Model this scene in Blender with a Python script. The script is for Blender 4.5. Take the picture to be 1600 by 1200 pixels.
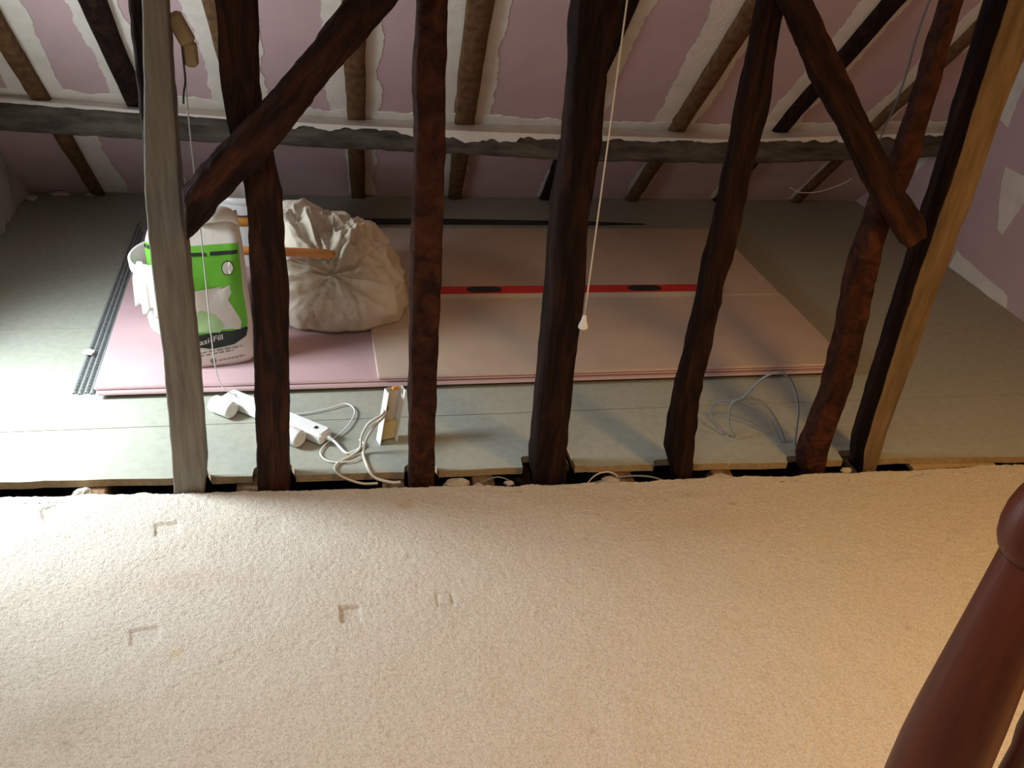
import bpy, bmesh, math, random
import numpy as np
from mathutils import Vector, Matrix

random.seed(4); RNG = np.random.default_rng(11)
for o in list(bpy.data.objects): bpy.data.objects.remove(o)
scene = bpy.context.scene
COL = scene.collection

# ------------------------------------------------------------------ camera
def make_camera():
    pitch, roll, yaw = 0.53434, 0.09566, -0.24544
    cy, sy = math.cos(yaw), math.sin(yaw)
    fwd = Vector((-sy*math.cos(pitch), cy*math.cos(pitch), -math.sin(pitch)))
    right = Vector((cy, sy, 0)); up = right.cross(fwd)
    c, s = math.cos(roll), math.sin(roll)
    r2 = c*right + s*up; u2 = -s*right + c*up
    cd = bpy.data.cameras.new('camera'); cam = bpy.data.objects.new('camera', cd)
    cd.sensor_fit = 'HORIZONTAL'; cd.sensor_width = 36; cd.lens = 36*1497.97/1600
    cd.clip_start = .02; cd.clip_end = 50
    m = Matrix((( r2.x, u2.x, -fwd.x, .600), (r2.y, u2.y, -fwd.y, -2.528), (r2.z, u2.z, -fwd.z, 1.549), (0, 0, 0, 1)))
    cam.matrix_world = m; COL.objects.link(cam); scene.camera = cam
make_camera()

# ------------------------------------------------------------------ light and exposure
w = bpy.data.worlds.new('world'); scene.world = w; w.use_nodes = True
w.node_tree.nodes['Background'].inputs[0].default_value = (.75, .85, 1, 1)
w.node_tree.nodes['Background'].inputs[1].default_value = .6
def area(name, loc, rot, sx, sy, power, col, spread=180):
    l = bpy.data.lights.new(name, 'AREA'); l.shape = 'RECTANGLE'; l.size = sx; l.size_y = sy
    l.energy = power; l.color = col; l.spread = math.radians(spread)
    o = bpy.data.objects.new(name, l); o.location = loc; o.rotation_euler = rot; COL.objects.link(o); return o
# daylight in the reveal of the low gable window at the left (window_1) and in an added, unseen rooflight over the carpet (added_rooflight)
area('gable_window_daylight', (-.71, -.13, .96), (0, math.radians(-33), math.radians(-4)), .34, .34, 15.0, (.84, .95, 1.0), 94)
area('slope_fill_light', (-.66, -.10, .62), (0, math.radians(-90), 0), .70, .50, 18, (.84, .93, 1.0), 170)  # added second source in the opening, brightens the roof slope
area('added_rooflight_fill', (.20, -2.15, 2.30), (0, 0, 0), 1.0, .9, 13, (1.0, .96, .90), 118)
# warm pendant over the stair side of the room: the open underside of its shade
area('warm_pendant_light', (2.35, -2.05, 2.08), (0, 0, 0), .30, .30, 26, (1.0, .55, .15), 136)
vs = scene.view_settings
vs.view_transform = 'Standard'; vs.look = 'None'; vs.gamma = 1; vs.use_curve_mapping = False
vs.exposure = 0.0

# ------------------------------------------------------------------ helpers
def lin(r, g, b):
    f = lambda c: (c/255/12.92) if c/255 <= .04045 else ((c/255+.055)/1.055)**2.4
    return (f(r), f(g), f(b))
def hash3(i, j, k, seed):
    h = (i*374761393 + j*668265263 + k*2147483647 + seed*1274126177) & 0xffffffff
    h = ((h ^ (h >> 13))*1274126177) & 0xffffffff
    return ((h ^ (h >> 16)) & 0xffff)/65535.0
def vnoise(P, scale=1.0, seed=0):
    """smooth value noise, -1..1, P is (n,3)"""
    Q = np.asarray(P, float)*scale; I = np.floor(Q).astype(np.int64); F = Q-I; F = F*F*(3-2*F)
    r = 0
    for a in (0, 1):
        for b in (0, 1):
            for c in (0, 1):
                wgt = (F[:, 0] if a else 1-F[:, 0])*(F[:, 1] if b else 1-F[:, 1])*(F[:, 2] if c else 1-F[:, 2])
                r = r + wgt*hash3(I[:, 0]+a, I[:, 1]+b, I[:, 2]+c, seed)
    return r*2-1
def n1(x, scale, seed):
    x = np.atleast_1d(np.asarray(x, float)); return vnoise(np.c_[x, x*0+.37, x*0+.71], scale, seed)

WORLD = {}
def tag(o, label=None, cat=None, group=None, kind=None):
    if label: o['label'] = label
    if cat: o['category'] = cat
    if group: o['group'] = group
    if kind: o['kind'] = kind
    return o
def empty(name, loc, **kw):
    o = bpy.data.objects.new(name, None); o.empty_display_size = .05; o.location = loc
    COL.objects.link(o); WORLD[o.name] = np.array(loc, float); return tag(o, **kw)
def mesh(name, V, F, mat, parent=None, origin=None, smooth=False, roty=0.0, **kw):
    """V in world coordinates; origin at the base of the piece"""
    V = np.asarray(V, float)
    if origin is None: origin = np.array([(V[:, 0].min()+V[:, 0].max())/2, (V[:, 1].min()+V[:, 1].max())/2, V[:, 2].min()])
    origin = np.asarray(origin, float)
    Vl = V-origin
    if roty:
        c_, s_ = math.cos(roty), math.sin(roty); Vl = np.c_[c_*Vl[:, 0]-s_*Vl[:, 2], Vl[:, 1], s_*Vl[:, 0]+c_*Vl[:, 2]]
    me = bpy.data.meshes.new(name); me.from_pydata(Vl.tolist(), [], F)
    bm_ = bmesh.new(); bm_.from_mesh(me); bmesh.ops.recalc_face_normals(bm_, faces=bm_.faces[:]); bm_.to_mesh(me); bm_.free(); me.update()
    mats = mat if isinstance(mat, (list, tuple)) else [mat]
    for m in mats: me.materials.append(m)
    if smooth: me.polygons.foreach_set('use_smooth', [True]*len(me.polygons))
    o = bpy.data.objects.new(name, me); COL.objects.link(o); WORLD[o.name] = origin; o.rotation_euler = (0, roty, 0)
    if parent is not None:
        o.parent = parent; o.location = origin-WORLD[parent.name]
    else: o.location = origin
    return tag(o, **kw)
class MB:
    """collects pieces of one mesh"""
    def __init__(s): s.V = []; s.F = []
    def add(s, V, F):
        n = len(s.V); s.V += [tuple(map(float, v)) for v in V]; s.F += [tuple(i+n for i in f) for f in F]; return s
    def box(s, lo, hi, bev=0):
        if bev <= 0:
            x0, y0, z0 = lo; x1, y1, z1 = hi
            V = [(x0,y0,z0),(x1,y0,z0),(x1,y1,z0),(x0,y1,z0),(x0,y0,z1),(x1,y0,z1),(x1,y1,z1),(x0,y1,z1)]
            return s.add(V, [(0,3,2,1),(4,5,6,7),(0,1,5,4),(1,2,6,5),(2,3,7,6),(3,0,4,7)])
        lo = np.array(lo, float); hi = np.array(hi, float); c = (lo+hi)/2; h = (hi-lo)/2
        ring = lambda sx, sy, b: [(-sx+b,-sy),(sx-b,-sy),(sx,-sy+b),(sx,sy-b),(sx-b,sy),(-sx+b,sy),(-sx,sy-b),(-sx,-sy+b)]
        V = []
        for z, ins in ((-h[2], bev), (-h[2]+bev, 0), (h[2]-bev, 0), (h[2], bev)):
            V += [(c[0]+a, c[1]+b, c[2]+z) for a, b in ring(h[0]-ins, h[1]-ins, bev*.7)]
        F = [tuple(range(7, -1, -1)), tuple(range(24, 32))]
        for r in range(3):
            for i in range(8): F.append((r*8+i, r*8+(i+1) % 8, r*8+8+(i+1) % 8, r*8+8+i))
        return s.add(V, F)
    def xf(s, f):
        s.V = [tuple(f(np.array(v))) for v in s.V]; return s
    def build(s, name, mat, parent=None, **kw): return mesh(name, s.V, s.F, mat, parent, **kw)
def rotz(a, o):
    c, s = math.cos(a), math.sin(a); o = np.array(o, float)
    return lambda v: np.array([c*v[0]-s*v[1], s*v[0]+c*v[1], v[2]])+o
def catmull(P, m=8):
    P = [np.array(p, float) for p in P]; P = [2*P[0]-P[1]]+P+[2*P[-1]-P[-2]]; out = []
    for i in range(1, len(P)-2):
        for t in np.linspace(0, 1, m, endpoint=False):
            a, b, c, d = P[i-1:i+3]
            out.append(.5*(2*b+(c-a)*t+(2*a-5*b+4*c-d)*t*t+(3*b-3*c+d-a)*t**3))
    out.append(P[-2]); return np.array(out)
def tube(P, r, k=8, m=8):
    C = catmull(P, m); V = []; F = []; T = np.gradient(C, axis=0); T /= np.linalg.norm(T, axis=1)[:, None]+1e-12
    u = np.cross(T[0], (0, 0, 1)); 
    if np.linalg.norm(u) < .1: u = np.cross(T[0], (1, 0, 0))
    for i, (c, t) in enumerate(zip(C, T)):
        u = u-t*(u@t); u /= np.linalg.norm(u); v = np.cross(t, u)
        rr = r if np.isscalar(r) else np.interp(i/(len(C)-1), np.linspace(0, 1, len(r)), r)
        for j in range(k):
            a = 2*math.pi*j/k; V.append(c+rr*(math.cos(a)*u+math.sin(a)*v))
    n = len(C)
    for i in range(n-1):
        for j in range(k): F.append((i*k+j, i*k+(j+1) % k, i*k+k+(j+1) % k, i*k+k+j))
    F.append(tuple(range(k-1, -1, -1))); F.append(tuple(range((n-1)*k, n*k)))
    return V, F
def lathe(prof, c, k=32, cap=(True, True)):
    V = []; F = []
    for r, z in prof:
        for j in range(k):
            a = 2*math.pi*j/k; V.append((c[0]+r*math.cos(a), c[1]+r*math.sin(a), c[2]+z))
    n = len(prof)
    for i in range(n-1):
        for j in range(k): F.append((i*k+j, i*k+(j+1) % k, i*k+k+(j+1) % k, i*k+k+j))
    if cap[0]: F.append(tuple(range(k-1, -1, -1)))
    if cap[1]: F.append(tuple(range((n-1)*k, n*k)))
    return V, F
def prism(poly, z0, z1):
    """extrude an (x,y) outline"""
    n = len(poly); V = [(x, y, z0) for x, y in poly]+[(x, y, z1) for x, y in poly]
    F = [tuple(range(n-1, -1, -1)), tuple(range(n, 2*n))]+[(i, (i+1) % n, n+(i+1) % n, n+i) for i in range(n)]
    return V, F
def grid(nx, ny): return [(j*nx+i, j*nx+i+1, j*nx+nx+i+1, j*nx+nx+i) for j in range(ny-1) for i in range(nx-1)]

# ------------------------------------------------------------------ materials
def material(name, cols, scale=12, stretch=(1, 1, 1), rough=.7, spec=.25, detail=6, bump=0, bscale=60, bstretch=None,
             metal=0, pos=None, distort=0, sheen=0, attr=None, bdist=.004):
    m = bpy.data.materials.new(name); m.use_nodes = True; nt = m.node_tree; N = nt.nodes; L = nt.links
    b = N['Principled BSDF']; b.inputs['Roughness'].default_value = rough
    b.inputs['Specular IOR Level'].default_value = spec; b.inputs['Metallic'].default_value = metal
    if sheen: b.inputs['Sheen Weight'].default_value = sheen
    tc = N.new('ShaderNodeTexCoord'); mp = N.new('ShaderNodeMapping'); mp.inputs['Scale'].default_value = stretch
    L.new(tc.outputs['Object'], mp.inputs['Vector'])
    no = N.new('ShaderNodeTexNoise'); no.inputs['Scale'].default_value = scale; no.inputs['Detail'].default_value = detail
    no.inputs['Roughness'].default_value = .62; no.inputs['Distortion'].default_value = distort
    L.new(mp.outputs[0], no.inputs['Vector'])
    rp = N.new('ShaderNodeValToRGB'); e = rp.color_ramp.elements
    pos = pos or list(np.linspace(.3, .72, len(cols)))
    while len(e) < len(cols): e.new(.5)
    for i, (p, c) in enumerate(zip(pos, cols)): e[i].position = p; e[i].color = (*c, 1)
    L.new(no.outputs['Fac'], rp.inputs['Fac'])
    out = rp.outputs['Color']
    if attr:
        at = N.new('ShaderNodeAttribute'); at.attribute_name = attr
        mx = N.new('ShaderNodeMix'); mx.data_type = 'RGBA'; mx.blend_type = 'MULTIPLY'; mx.inputs['Factor'].default_value = 1
        L.new(out, mx.inputs[6]); L.new(at.outputs['Color'], mx.inputs[7]); out = mx.outputs[2]
    L.new(out, b.inputs['Base Color'])
    if bump:
        mp2 = N.new('ShaderNodeMapping'); mp2.inputs['Scale'].default_value = bstretch or stretch
        L.new(tc.outputs['Object'], mp2.inputs['Vector'])
        n2 = N.new('ShaderNodeTexNoise'); n2.inputs['Scale'].default_value = bscale; n2.inputs['Detail'].default_value = 4
        L.new(mp2.outputs[0], n2.inputs['Vector'])
        bp = N.new('ShaderNodeBump'); bp.inputs['Strength'].default_value = min(1, bump); bp.inputs['Distance'].default_value = bdist
        L.new(n2.outputs['Fac'], bp.inputs['Height']); L.new(bp.outputs[0], b.inputs['Normal'])
    return m
def v(c, *ks): return [tuple(min(1, x*k) for x in c) for k in ks]
MT = {}
MT['oak_dark'] = material('dark_stained_oak', [(.004,.002,.0015), (.020,.008,.005), (.050,.018,.009), (.105,.036,.016)], 8, (4, 4, .55), .74, .16, 9, 1, 24, (9, 9, .7), distort=.9, pos=[.30,.46,.60,.78], bdist=.009)
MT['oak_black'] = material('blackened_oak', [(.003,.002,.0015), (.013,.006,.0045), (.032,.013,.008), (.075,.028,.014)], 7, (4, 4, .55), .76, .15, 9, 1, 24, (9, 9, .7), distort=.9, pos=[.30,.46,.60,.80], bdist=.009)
MT['oak_red'] = material('sawn_red_oak', [(.008,.003,.002), (.030,.010,.006), (.058,.019,.009), (.105,.034,.015)], 12, (1.6, 1.6, 1.5), .74, .15, 9, 1, 20, (3, 3, 4), distort=.8, pos=[.30,.45,.58,.76], bdist=.007)
MT['grey_post'] = material('weathered_grey_timber', [(.125,.112,.09), (.19,.172,.14), (.245,.225,.185)], 14, (4, 4, .35), .75, .2, 7, .5, 60, (6, 6, .5))
MT['tan_post'] = material('bare_tan_timber', [(.10,.068,.038), (.165,.115,.062), (.23,.165,.095)], 10, (4, 4, .5), .75, .2, 7, .6, 50, (6, 6, .6))
MT['rafter'] = material('brown_rafter_timber', [(.075,.038,.016), (.14,.075,.033), (.20,.115,.055)], 10, (4, 4, .8), .75, .2, 7, .6, 40, (5, 5, .8))
MT['purlin'] = material('grey_brown_purlin', [(.028,.020,.014), (.082,.070,.056), (.14,.125,.10), (.19,.09,.045)], 7, (.8, 3, 3), .8, .2, 8, .7, 30, (1, 4, 4), pos=[.3,.45,.62,.78])
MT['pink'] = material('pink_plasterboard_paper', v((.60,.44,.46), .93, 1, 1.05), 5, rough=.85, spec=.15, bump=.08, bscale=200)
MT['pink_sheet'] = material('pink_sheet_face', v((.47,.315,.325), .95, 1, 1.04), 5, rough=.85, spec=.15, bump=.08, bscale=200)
MT['pink_edge'] = material('pink_board_edge', v((.78,.58,.60), .92, 1, 1.05), 20, rough=.9, spec=.1, bump=.2, bscale=150)
MT['beige_paper'] = material('beige_board_paper', v((.47,.355,.27), .93, 1, 1.06), 6, rough=.85, spec=.15, bump=.08, bscale=200)
MT['filler'] = material('joint_filler', v((.80,.76,.69), .88, 1, 1.06), 9, rough=.9, spec=.1, bump=.5, bscale=50)
MT['plaster'] = material('rough_grey_plaster', v((.55,.52,.49), .8, 1, 1.1), 7, rough=.95, spec=.1, bump=.8, bscale=24)
MT['chip'] = material('moisture_resistant_chipboard', v((.325,.33,.275), .90, 1, 1.08), 40, rough=.7, spec=.25, detail=10, bump=.12, bscale=250)
MT['chip_edge'] = material('sawn_chipboard_edge', v((.42,.32,.19), .8, 1, 1.15), 60, rough=.9, spec=.1, bump=.7, bscale=150)
MT['void'] = material('dusty_underfloor', v((.07,.055,.042), .6, 1, 1.3), 20, rough=1, spec=.05, bump=.8, bscale=40)
MT['joist'] = material('old_joist_timber', [(.09,.05,.025), (.20,.12,.065), (.30,.20,.12)], 9, (3, .6, 3), .85, .15, 7, .6, 40, (5, .8, 5))
MT['carpet'] = material('beige_loop_pile', v((.66,.605,.525), .72, 1, 1.12), 210, rough=1, spec=.05, detail=5, bump=.85, bscale=330, sheen=.1, attr='stain', bdist=.006)
MT['white_paint'] = material('white_room_paint', v((.76,.73,.68), .97, 1, 1.02), 4, rough=.9, spec=.15, bump=.1)
MT['white_plastic'] = material('white_plastic', v((.80,.80,.78), .97, 1, 1.02), 6, rough=.35, spec=.45)
MT['cream_flex'] = material('cream_flex', v((.66,.60,.50), .95, 1, 1.05), 30, rough=.5, spec=.35)
MT['grey_flex'] = material('grey_flex', v((.20,.22,.25), .9, 1, 1.1), 30, rough=.5, spec=.35)
MT['dark_flex'] = material('dark_flex', v((.05,.05,.055), .9, 1, 1.1), 30, rough=.5, spec=.35)
MT['black'] = material('black_plastic', v((.018,.02,.02), .9, 1, 1.1), 30, rough=.45, spec=.4)
MT['orange'] = material('orange_plastic_band', v((.62,.27,.04), .95, 1, 1.05), 10, rough=.45, spec=.4)
MT['stick'] = material('varnished_orange_wood', [(.36,.13,.03), (.50,.20,.05), (.58,.26,.08)], 10, (.6, 4, 4), rough=.45, spec=.4)
MT['galv'] = material('galvanised_steel', v((.42,.46,.47), .85, 1, 1.12), 60, rough=.45, spec=.5, metal=.6)
MT['sheet_cloth'] = material('cream_dust_sheet', [(.42,.36,.27), (.60,.54,.44), (.66,.61,.52)], 5, rough=.95, spec=.08, detail=7, bump=.25, bscale=160, sheen=.15)
MT['red'] = material('red_painted_aluminium', v((.55,.028,.018), .92, 1, 1.06), 12, rough=.4, spec=.45)
MT['alu'] = material('pale_aluminium', v((.62,.57,.48), .95, 1, 1.05), 20, rough=.42, spec=.5, metal=.3)
MT['bag_paper'] = material('white_paper_sack', v((.72,.66,.60), .95, 1, 1.03), 12, rough=.8, spec=.2, bump=.2, bscale=40)
MT['bag_green'] = material('green_sack_print', v((.16,.50,.045), .94, 1, 1.05), 12, rough=.7, spec=.25, bump=.2, bscale=40)
MT['bag_pale_green'] = material('pale_green_sack_print', v((.42,.62,.30), .94, 1, 1.05), 12, rough=.7, spec=.25)
MT['bag_black'] = material('charcoal_sack_print', v((.03,.035,.03), .9, 1, 1.1), 12, rough=.7, spec=.25)
MT['bag_grey'] = material('grey_sack_print', v((.25,.24,.22), .9, 1, 1.1), 12, rough=.7, spec=.25)
MT['mahogany'] = material('polished_red_mahogany', [(.055,.009,.003), (.095,.017,.006), (.130,.028,.010)], 6, (5, 5, .5), rough=.42, spec=.28, detail=6, bump=.1, bscale=40, bstretch=(6, 6, .5))
MT['tan_card'] = material('tan_card', v((.40,.30,.17), .85, 1, 1.1), 20, rough=.8, spec=.15)
MT['lump'] = material('pale_mortar', v((.50,.45,.38), .8, 1, 1.15), 40, rough=1, spec=.05, bump=.8, bscale=80)
MT['yellow'] = material('yellowed_inner_face', v((.52,.42,.22), .9, 1, 1.1), 30, rough=.6, spec=.3)
MT['glass'] = None
def glass():
    m = bpy.data.materials.new('window_glass'); m.use_nodes = True; b = m.node_tree.nodes['Principled BSDF']
    b.inputs['Transmission Weight'].default_value = 1; b.inputs['Roughness'].default_value = .02; b.inputs['IOR'].default_value = 1.45
    return m
MT['glass'] = glass()

# ------------------------------------------------------------------ the setting
XL, XR, YB, YR = -.57, 3.37, 1.70, -4.25       # gables, eaves line, rear wall
TH = math.radians(46); ST, CT = math.sin(TH), math.cos(TH)
CEIL = 2.26
def carpet_edge(x): return np.interp(x, [-.6, -.15, .305, 1.237, 2.049, 2.702, 3.4], [-.43, -.447, -.472, -.518, -.537, -.545, -.555])
def chip_edge(x): return np.interp(x, [-.6, -.164, .252, .864, 1.202, 1.978, 2.269, 2.73, 3.4], [-.37, -.385, -.405, -.431, -.435, -.474, -.478, -.506, -.52])
def yf(x): return -.455-.033*x

# underfloor void bed, and the platform that carries the carpet
b = MB(); b.box((XL, -.62, -.20), (XR, YB+.15, -.165)); b.box((XL, YR, -.20), (XR, -.585, -.010))
floor = b.build('floor', MT['void'], kind='structure', label='dusty dark floor void showing under the cut edge of the boards')
for i, jx in enumerate((-.36, .06, .44, .82, 1.07, 1.46, 1.76, 2.20, 2.52, 2.90, 3.25)):
    jb = MB(); jb.box((jx-.03, -.58, -.165), (jx+.03, YB+.05, -.024), .004)
    jb.xf(lambda q: q+np.array([.004*math.sin(q[1]*5+jx*7), 0, -.004*abs(math.sin(q[0]*9))])).build('joist', MT['joist'], floor)

# chipboard deck, the front row notched round the uprights
NOTCH = [(.258, .340, -.378), (.458, .556, -.372), (.856, .936, -.396), (1.184, 1.302, -.382), (1.562, 1.664, -.430), (1.966, 2.068, -.445), (2.142, 2.234, -.430)]
SEAMS = [-.157, .443, 1.043, 1.643, 1.86]
def chip_panel(poly):
    V, F = prism(poly, -.022, 0)
    o = mesh('chipboard_panel', V, F, [MT['chip'], MT['chip_edge']], floor)
    for p in o.data.polygons:
        if abs(p.normal.z) < .5: p.material_index = 1
def front_row(x0, x1):
    prof = []                                            # (x, y of the sawn front edge), stepping back at every notch
    for x in np.r_[np.arange(x0, x1, .03), x1]:
        if not any(a-.012 < x < c+.014 for a, c, _ in NOTCH): prof.append((x, float(chip_edge(x))+.004*float(n1(x, 9, 3)[0])+.003*float(n1(x, 31, 4)[0])))
    for a, c, yb in NOTCH:
        if x0 < a < x1: prof += [(a-.006, float(chip_edge(a))), (a-.003, yb-.010), (a+.004, yb), (c-.004, yb+.003), (c+.003, yb-.012), (c+.008, float(chip_edge(c)))]
    prof.sort(); n = len(prof); ys = SEAMS[0]-.0015; V = []
    for x, y in prof: V += [(x, y, 0), (x, ys, 0), (x, y, -.022), (x, ys, -.022)]
    F = []
    for i in range(n-1):
        p, q = 4*i, 4*i+4; F += [(p, q, q+1, p+1), (p+2, p+3, q+3, q+2), (p, p+2, q+2, q), (p+1, q+1, q+3, p+3)]
    F += [(0, 1, 3, 2), (4*n-4, 4*n-2, 4*n-1, 4*n-3)]
    o = mesh('chipboard_panel', V, F, [MT['chip'], MT['chip_edge']], floor)
    for p in o.data.polygons:
        if abs(p.normal.z) < .5: p.material_index = 1
front_row(XL, 1.235); front_row(1.237, XR)
for r in range(4):
    cuts = [XL]+[c for c in ([.95], [1.55], [.55], [1.75])[r]]+[XR]
    for a, c in zip(cuts[:-1], cuts[1:]):
        chip_panel([(a+.001, SEAMS[r]+.001), (c-.001, SEAMS[r]+.001), (c-.001, SEAMS[r+1]-.001), (a+.001, SEAMS[r+1]-.001)])
# a paler packing offcut under the deck edge at the right
pk = MB().box((2.36, -.506, -.040), (2.64, -.40, -.0235), .002); pk.build('packing_strip', MT['chip_edge'], floor)

# gable walls, rear wall, flat ceiling
def wall_with_hole(name, x0, x1, ylo, yhi, zhi, hy0, hy1, hz0, hz1, mat):
    b = MB(); b.box((x0, ylo, -.2), (x1, hy0, zhi)); b.box((x0, hy1, -.2), (x1, yhi, zhi))
    b.box((x0, hy0, -.2), (x1, hy1, hz0)); b.box((x0, hy0, hz1), (x1, hy1, zhi))
    return b.build(name, mat, kind='structure')
wl = wall_with_hole('wall_left', XL-.40, XL, YR, YB+.30, CEIL, -.46, .16, .20, 1.16, MT['plaster'])
tag(wl, label='rough grey plastered gable wall at the far left')
wr = MB().box((XR, YR, -.2), (XR+.08, YB+.3, CEIL)).build('wall_right', MT['pink'], kind='structure', label='pink plasterboard gable wall with smeared filler at the far right')
MB().box((XL, YR-.1, -.2), (XR, YR, CEIL)).build('wall_rear', MT['white_paint'], kind='structure', label='painted wall behind the camera')
b = MB(); RW = (-.32, .72, -2.62, -1.68); y_in = -.36
b.box((XL-.4, YR-.1, CEIL), (RW[0], y_in, CEIL+.1)); b.box((RW[1], YR-.1, CEIL), (XR+.08, y_in, CEIL+.1)); b.box((RW[0], YR-.1, CEIL), (RW[1], RW[2], CEIL+.1)); b.box((RW[0], RW[3], CEIL), (RW[1], y_in, CEIL+.1))
b.build('ceiling_flat', MT['white_paint'], kind='structure', label='flat painted ceiling over the carpeted room')
def window(name, lo, hi, axis):
    e = empty(name, ((lo[0]+hi[0])/2, (lo[1]+hi[1])/2, lo[2]), kind='structure', label='small white framed window')
    b = MB(); t = .04
    def bar(u0, u1, z0, z1):
        if axis == 'x': b.box((lo[0], u0, z0), (hi[0], u1, z1))
        else: b.box((u0, lo[1], z0), (u1, hi[1], z1))
    a0, a1 = (lo[1], hi[1]) if axis == 'x' else (lo[0], hi[0])
    bar(a0, a0+t, lo[2], hi[2]); bar(a1-t, a1, lo[2], hi[2]); bar(a0+t, a1-t, lo[2], lo[2]+t); bar(a0+t, a1-t, hi[2]-t, hi[2]); bar((a0+a1)/2-.02, (a0+a1)/2+.02, lo[2]+t, hi[2]-t)
    b.build('window_frame', MT['white_plastic'], e)
    for s0, s1 in ((a0+t, (a0+a1)/2-.02), ((a0+a1)/2+.02, a1-t)):
        p = MB()
        if axis == 'x': xm = (lo[0]+hi[0])/2; p.box((xm-.003, s0, lo[2]+t), (xm+.003, s1, hi[2]-t))
        else: ym = (lo[1]+hi[1])/2; p.box((s0, ym-.003, lo[2]+t), (s1, ym+.003, hi[2]-t))
        p.build('pane', MT['glass'], e)
window('window_1', (XL-.38, -.46, .20), (XL-.33, .16, 1.16), 'x')
e = empty('added_rooflight', ((RW[0]+RW[1])/2, (RW[2]+RW[3])/2, CEIL+.1), kind='structure', label='added, unseen white framed rooflight over the carpet')  # invented opening, put in to carry the light on the carpet
b = MB(); b.box((RW[0]-.03, RW[2]-.03, CEIL+.1), (RW[1]+.03, RW[2]+.03, CEIL+.15)); b.box((RW[0]-.03, RW[3]-.03, CEIL+.1), (RW[1]+.03, RW[3]+.03, CEIL+.15)); b.box((RW[0]-.03, RW[2]+.03, CEIL+.1), (RW[0]+.03, RW[3]-.03, CEIL+.15)); b.box((RW[1]-.03, RW[2]+.03, CEIL+.1), (RW[1]+.03, RW[3]-.03, CEIL+.15))
b.build('window_frame', MT['white_plastic'], e); MB().box((RW[0]+.03, RW[2]+.03, CEIL+.12), (RW[1]-.03, RW[3]-.03, CEIL+.126)).build('pane', MT['glass'], e)

# sloping roof lining: backing, pink boards between the rafters, filler smears
def slope(x, s, off=0.0):            # point on the lining: s metres up the slope, off = metres into the room
    return np.array([x, YB-s*CT-off*ST, s*ST-off*CT])
SMAX = 3.0
def slab(x0, x1, s0, s1, o0, o1):
    V = [slope(x, s, o) for o in (o0, o1) for x, s in ((x0, s0), (x1, s0), (x1, s1), (x0, s1))]
    return V, [(0,1,2,3), (7,6,5,4), (0,4,5,1), (1,5,6,2), (2,6,7,3), (3,7,4,0)]
V, F = slab(XL-.05, XR+.05, -.25, SMAX+.25, -.06, -.014)
ceiling = mesh('ceiling', V, F, MT['void'], kind='structure', label='sloping attic roof lined with pink plasterboard between old rafters')
#         x at s=0, x at s=1.45, width low, width high
RAF = [(-.250, -.325, .050, .066), (.070, -.010, .055, .080), (.440, .350, .06, .07), (.852, .780, .060, .078), (1.296, 1.180, .062, .092), (1.735, 1.665, .06, .075), (2.160, 2.115, .058, .078), (2.610, 2.590, .055, .075), (3.020, 3.005, .040, .050)]
def rx(i, s): a, c, _, _ = RAF[i]; return a+(c-a)*s/1.45
edges = [None]+list(range(len(RAF)))+[None]
for a, c in zip(edges[:-1], edges[1:]):
    x0a = XL if a is None else rx(a, 0); x0b = XL if a is None else rx(a, SMAX)
    x1a = XR if c is None else rx(c, 0); x1b = XR if c is None else rx(c, SMAX)
    V = [slope(x, s, o) for o in (-.0125, 0) for x, s in ((x0a+.002, -.02), (x1a-.002, -.02), (x1b-.002, SMAX), (x0b+.002, SMAX))]
    mesh('plasterboard_panel', V, [(0,1,2,3), (7,6,5,4), (0,4,5,1), (1,5,6,2), (2,6,7,3), (3,7,4,0)], MT['pink'], ceiling)
def smear(path0, path1, seed, parent=ceiling, place=slope, th=.003, rag0=.004, rag1=.017, n=44, mat=None):
    """irregular thin coat of filler between two ragged edges given as (x,s) end points"""
    t = np.linspace(0, 1, n); A = np.array(path0[0])[None]*(1-t[:, None])+np.array(path0[1])[None]*t[:, None]
    B = np.array(path1[0])[None]*(1-t[:, None])+np.array(path1[1])[None]*t[:, None]
    d = B-A; L = np.linalg.norm(np.array(path0[1])-np.array(path0[0])); d = d/(np.linalg.norm(d, axis=1)[:, None]+1e-9)
    A = A+d*(rag0*n1(t*L, 14, seed)[:, None]); B = B+d*(rag1*(n1(t*L, 6, seed+1)+.5*n1(t*L, 19, seed+2)+.35*n1(t*L, 55, seed+3)))[:, None]
    V = []
    for p, q in zip(A, B):
        V += [place(p[0], p[1], 0.0005), place(p[0], p[1], th), place(q[0], q[1], th*.6), place(q[0], q[1], .0005)]
    F = []
    for i in range(n-1):
        for j in range(3): F.append((4*i+j, 4*i+4+j, 4*i+5+j, 4*i+1+j))
    F += [(0, 1, 2, 3), (4*n-1, 4*n-2, 4*n-3, 4*n-4)]
    return mesh('filler_smear', V, F, mat or MT['filler'], parent)
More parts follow.
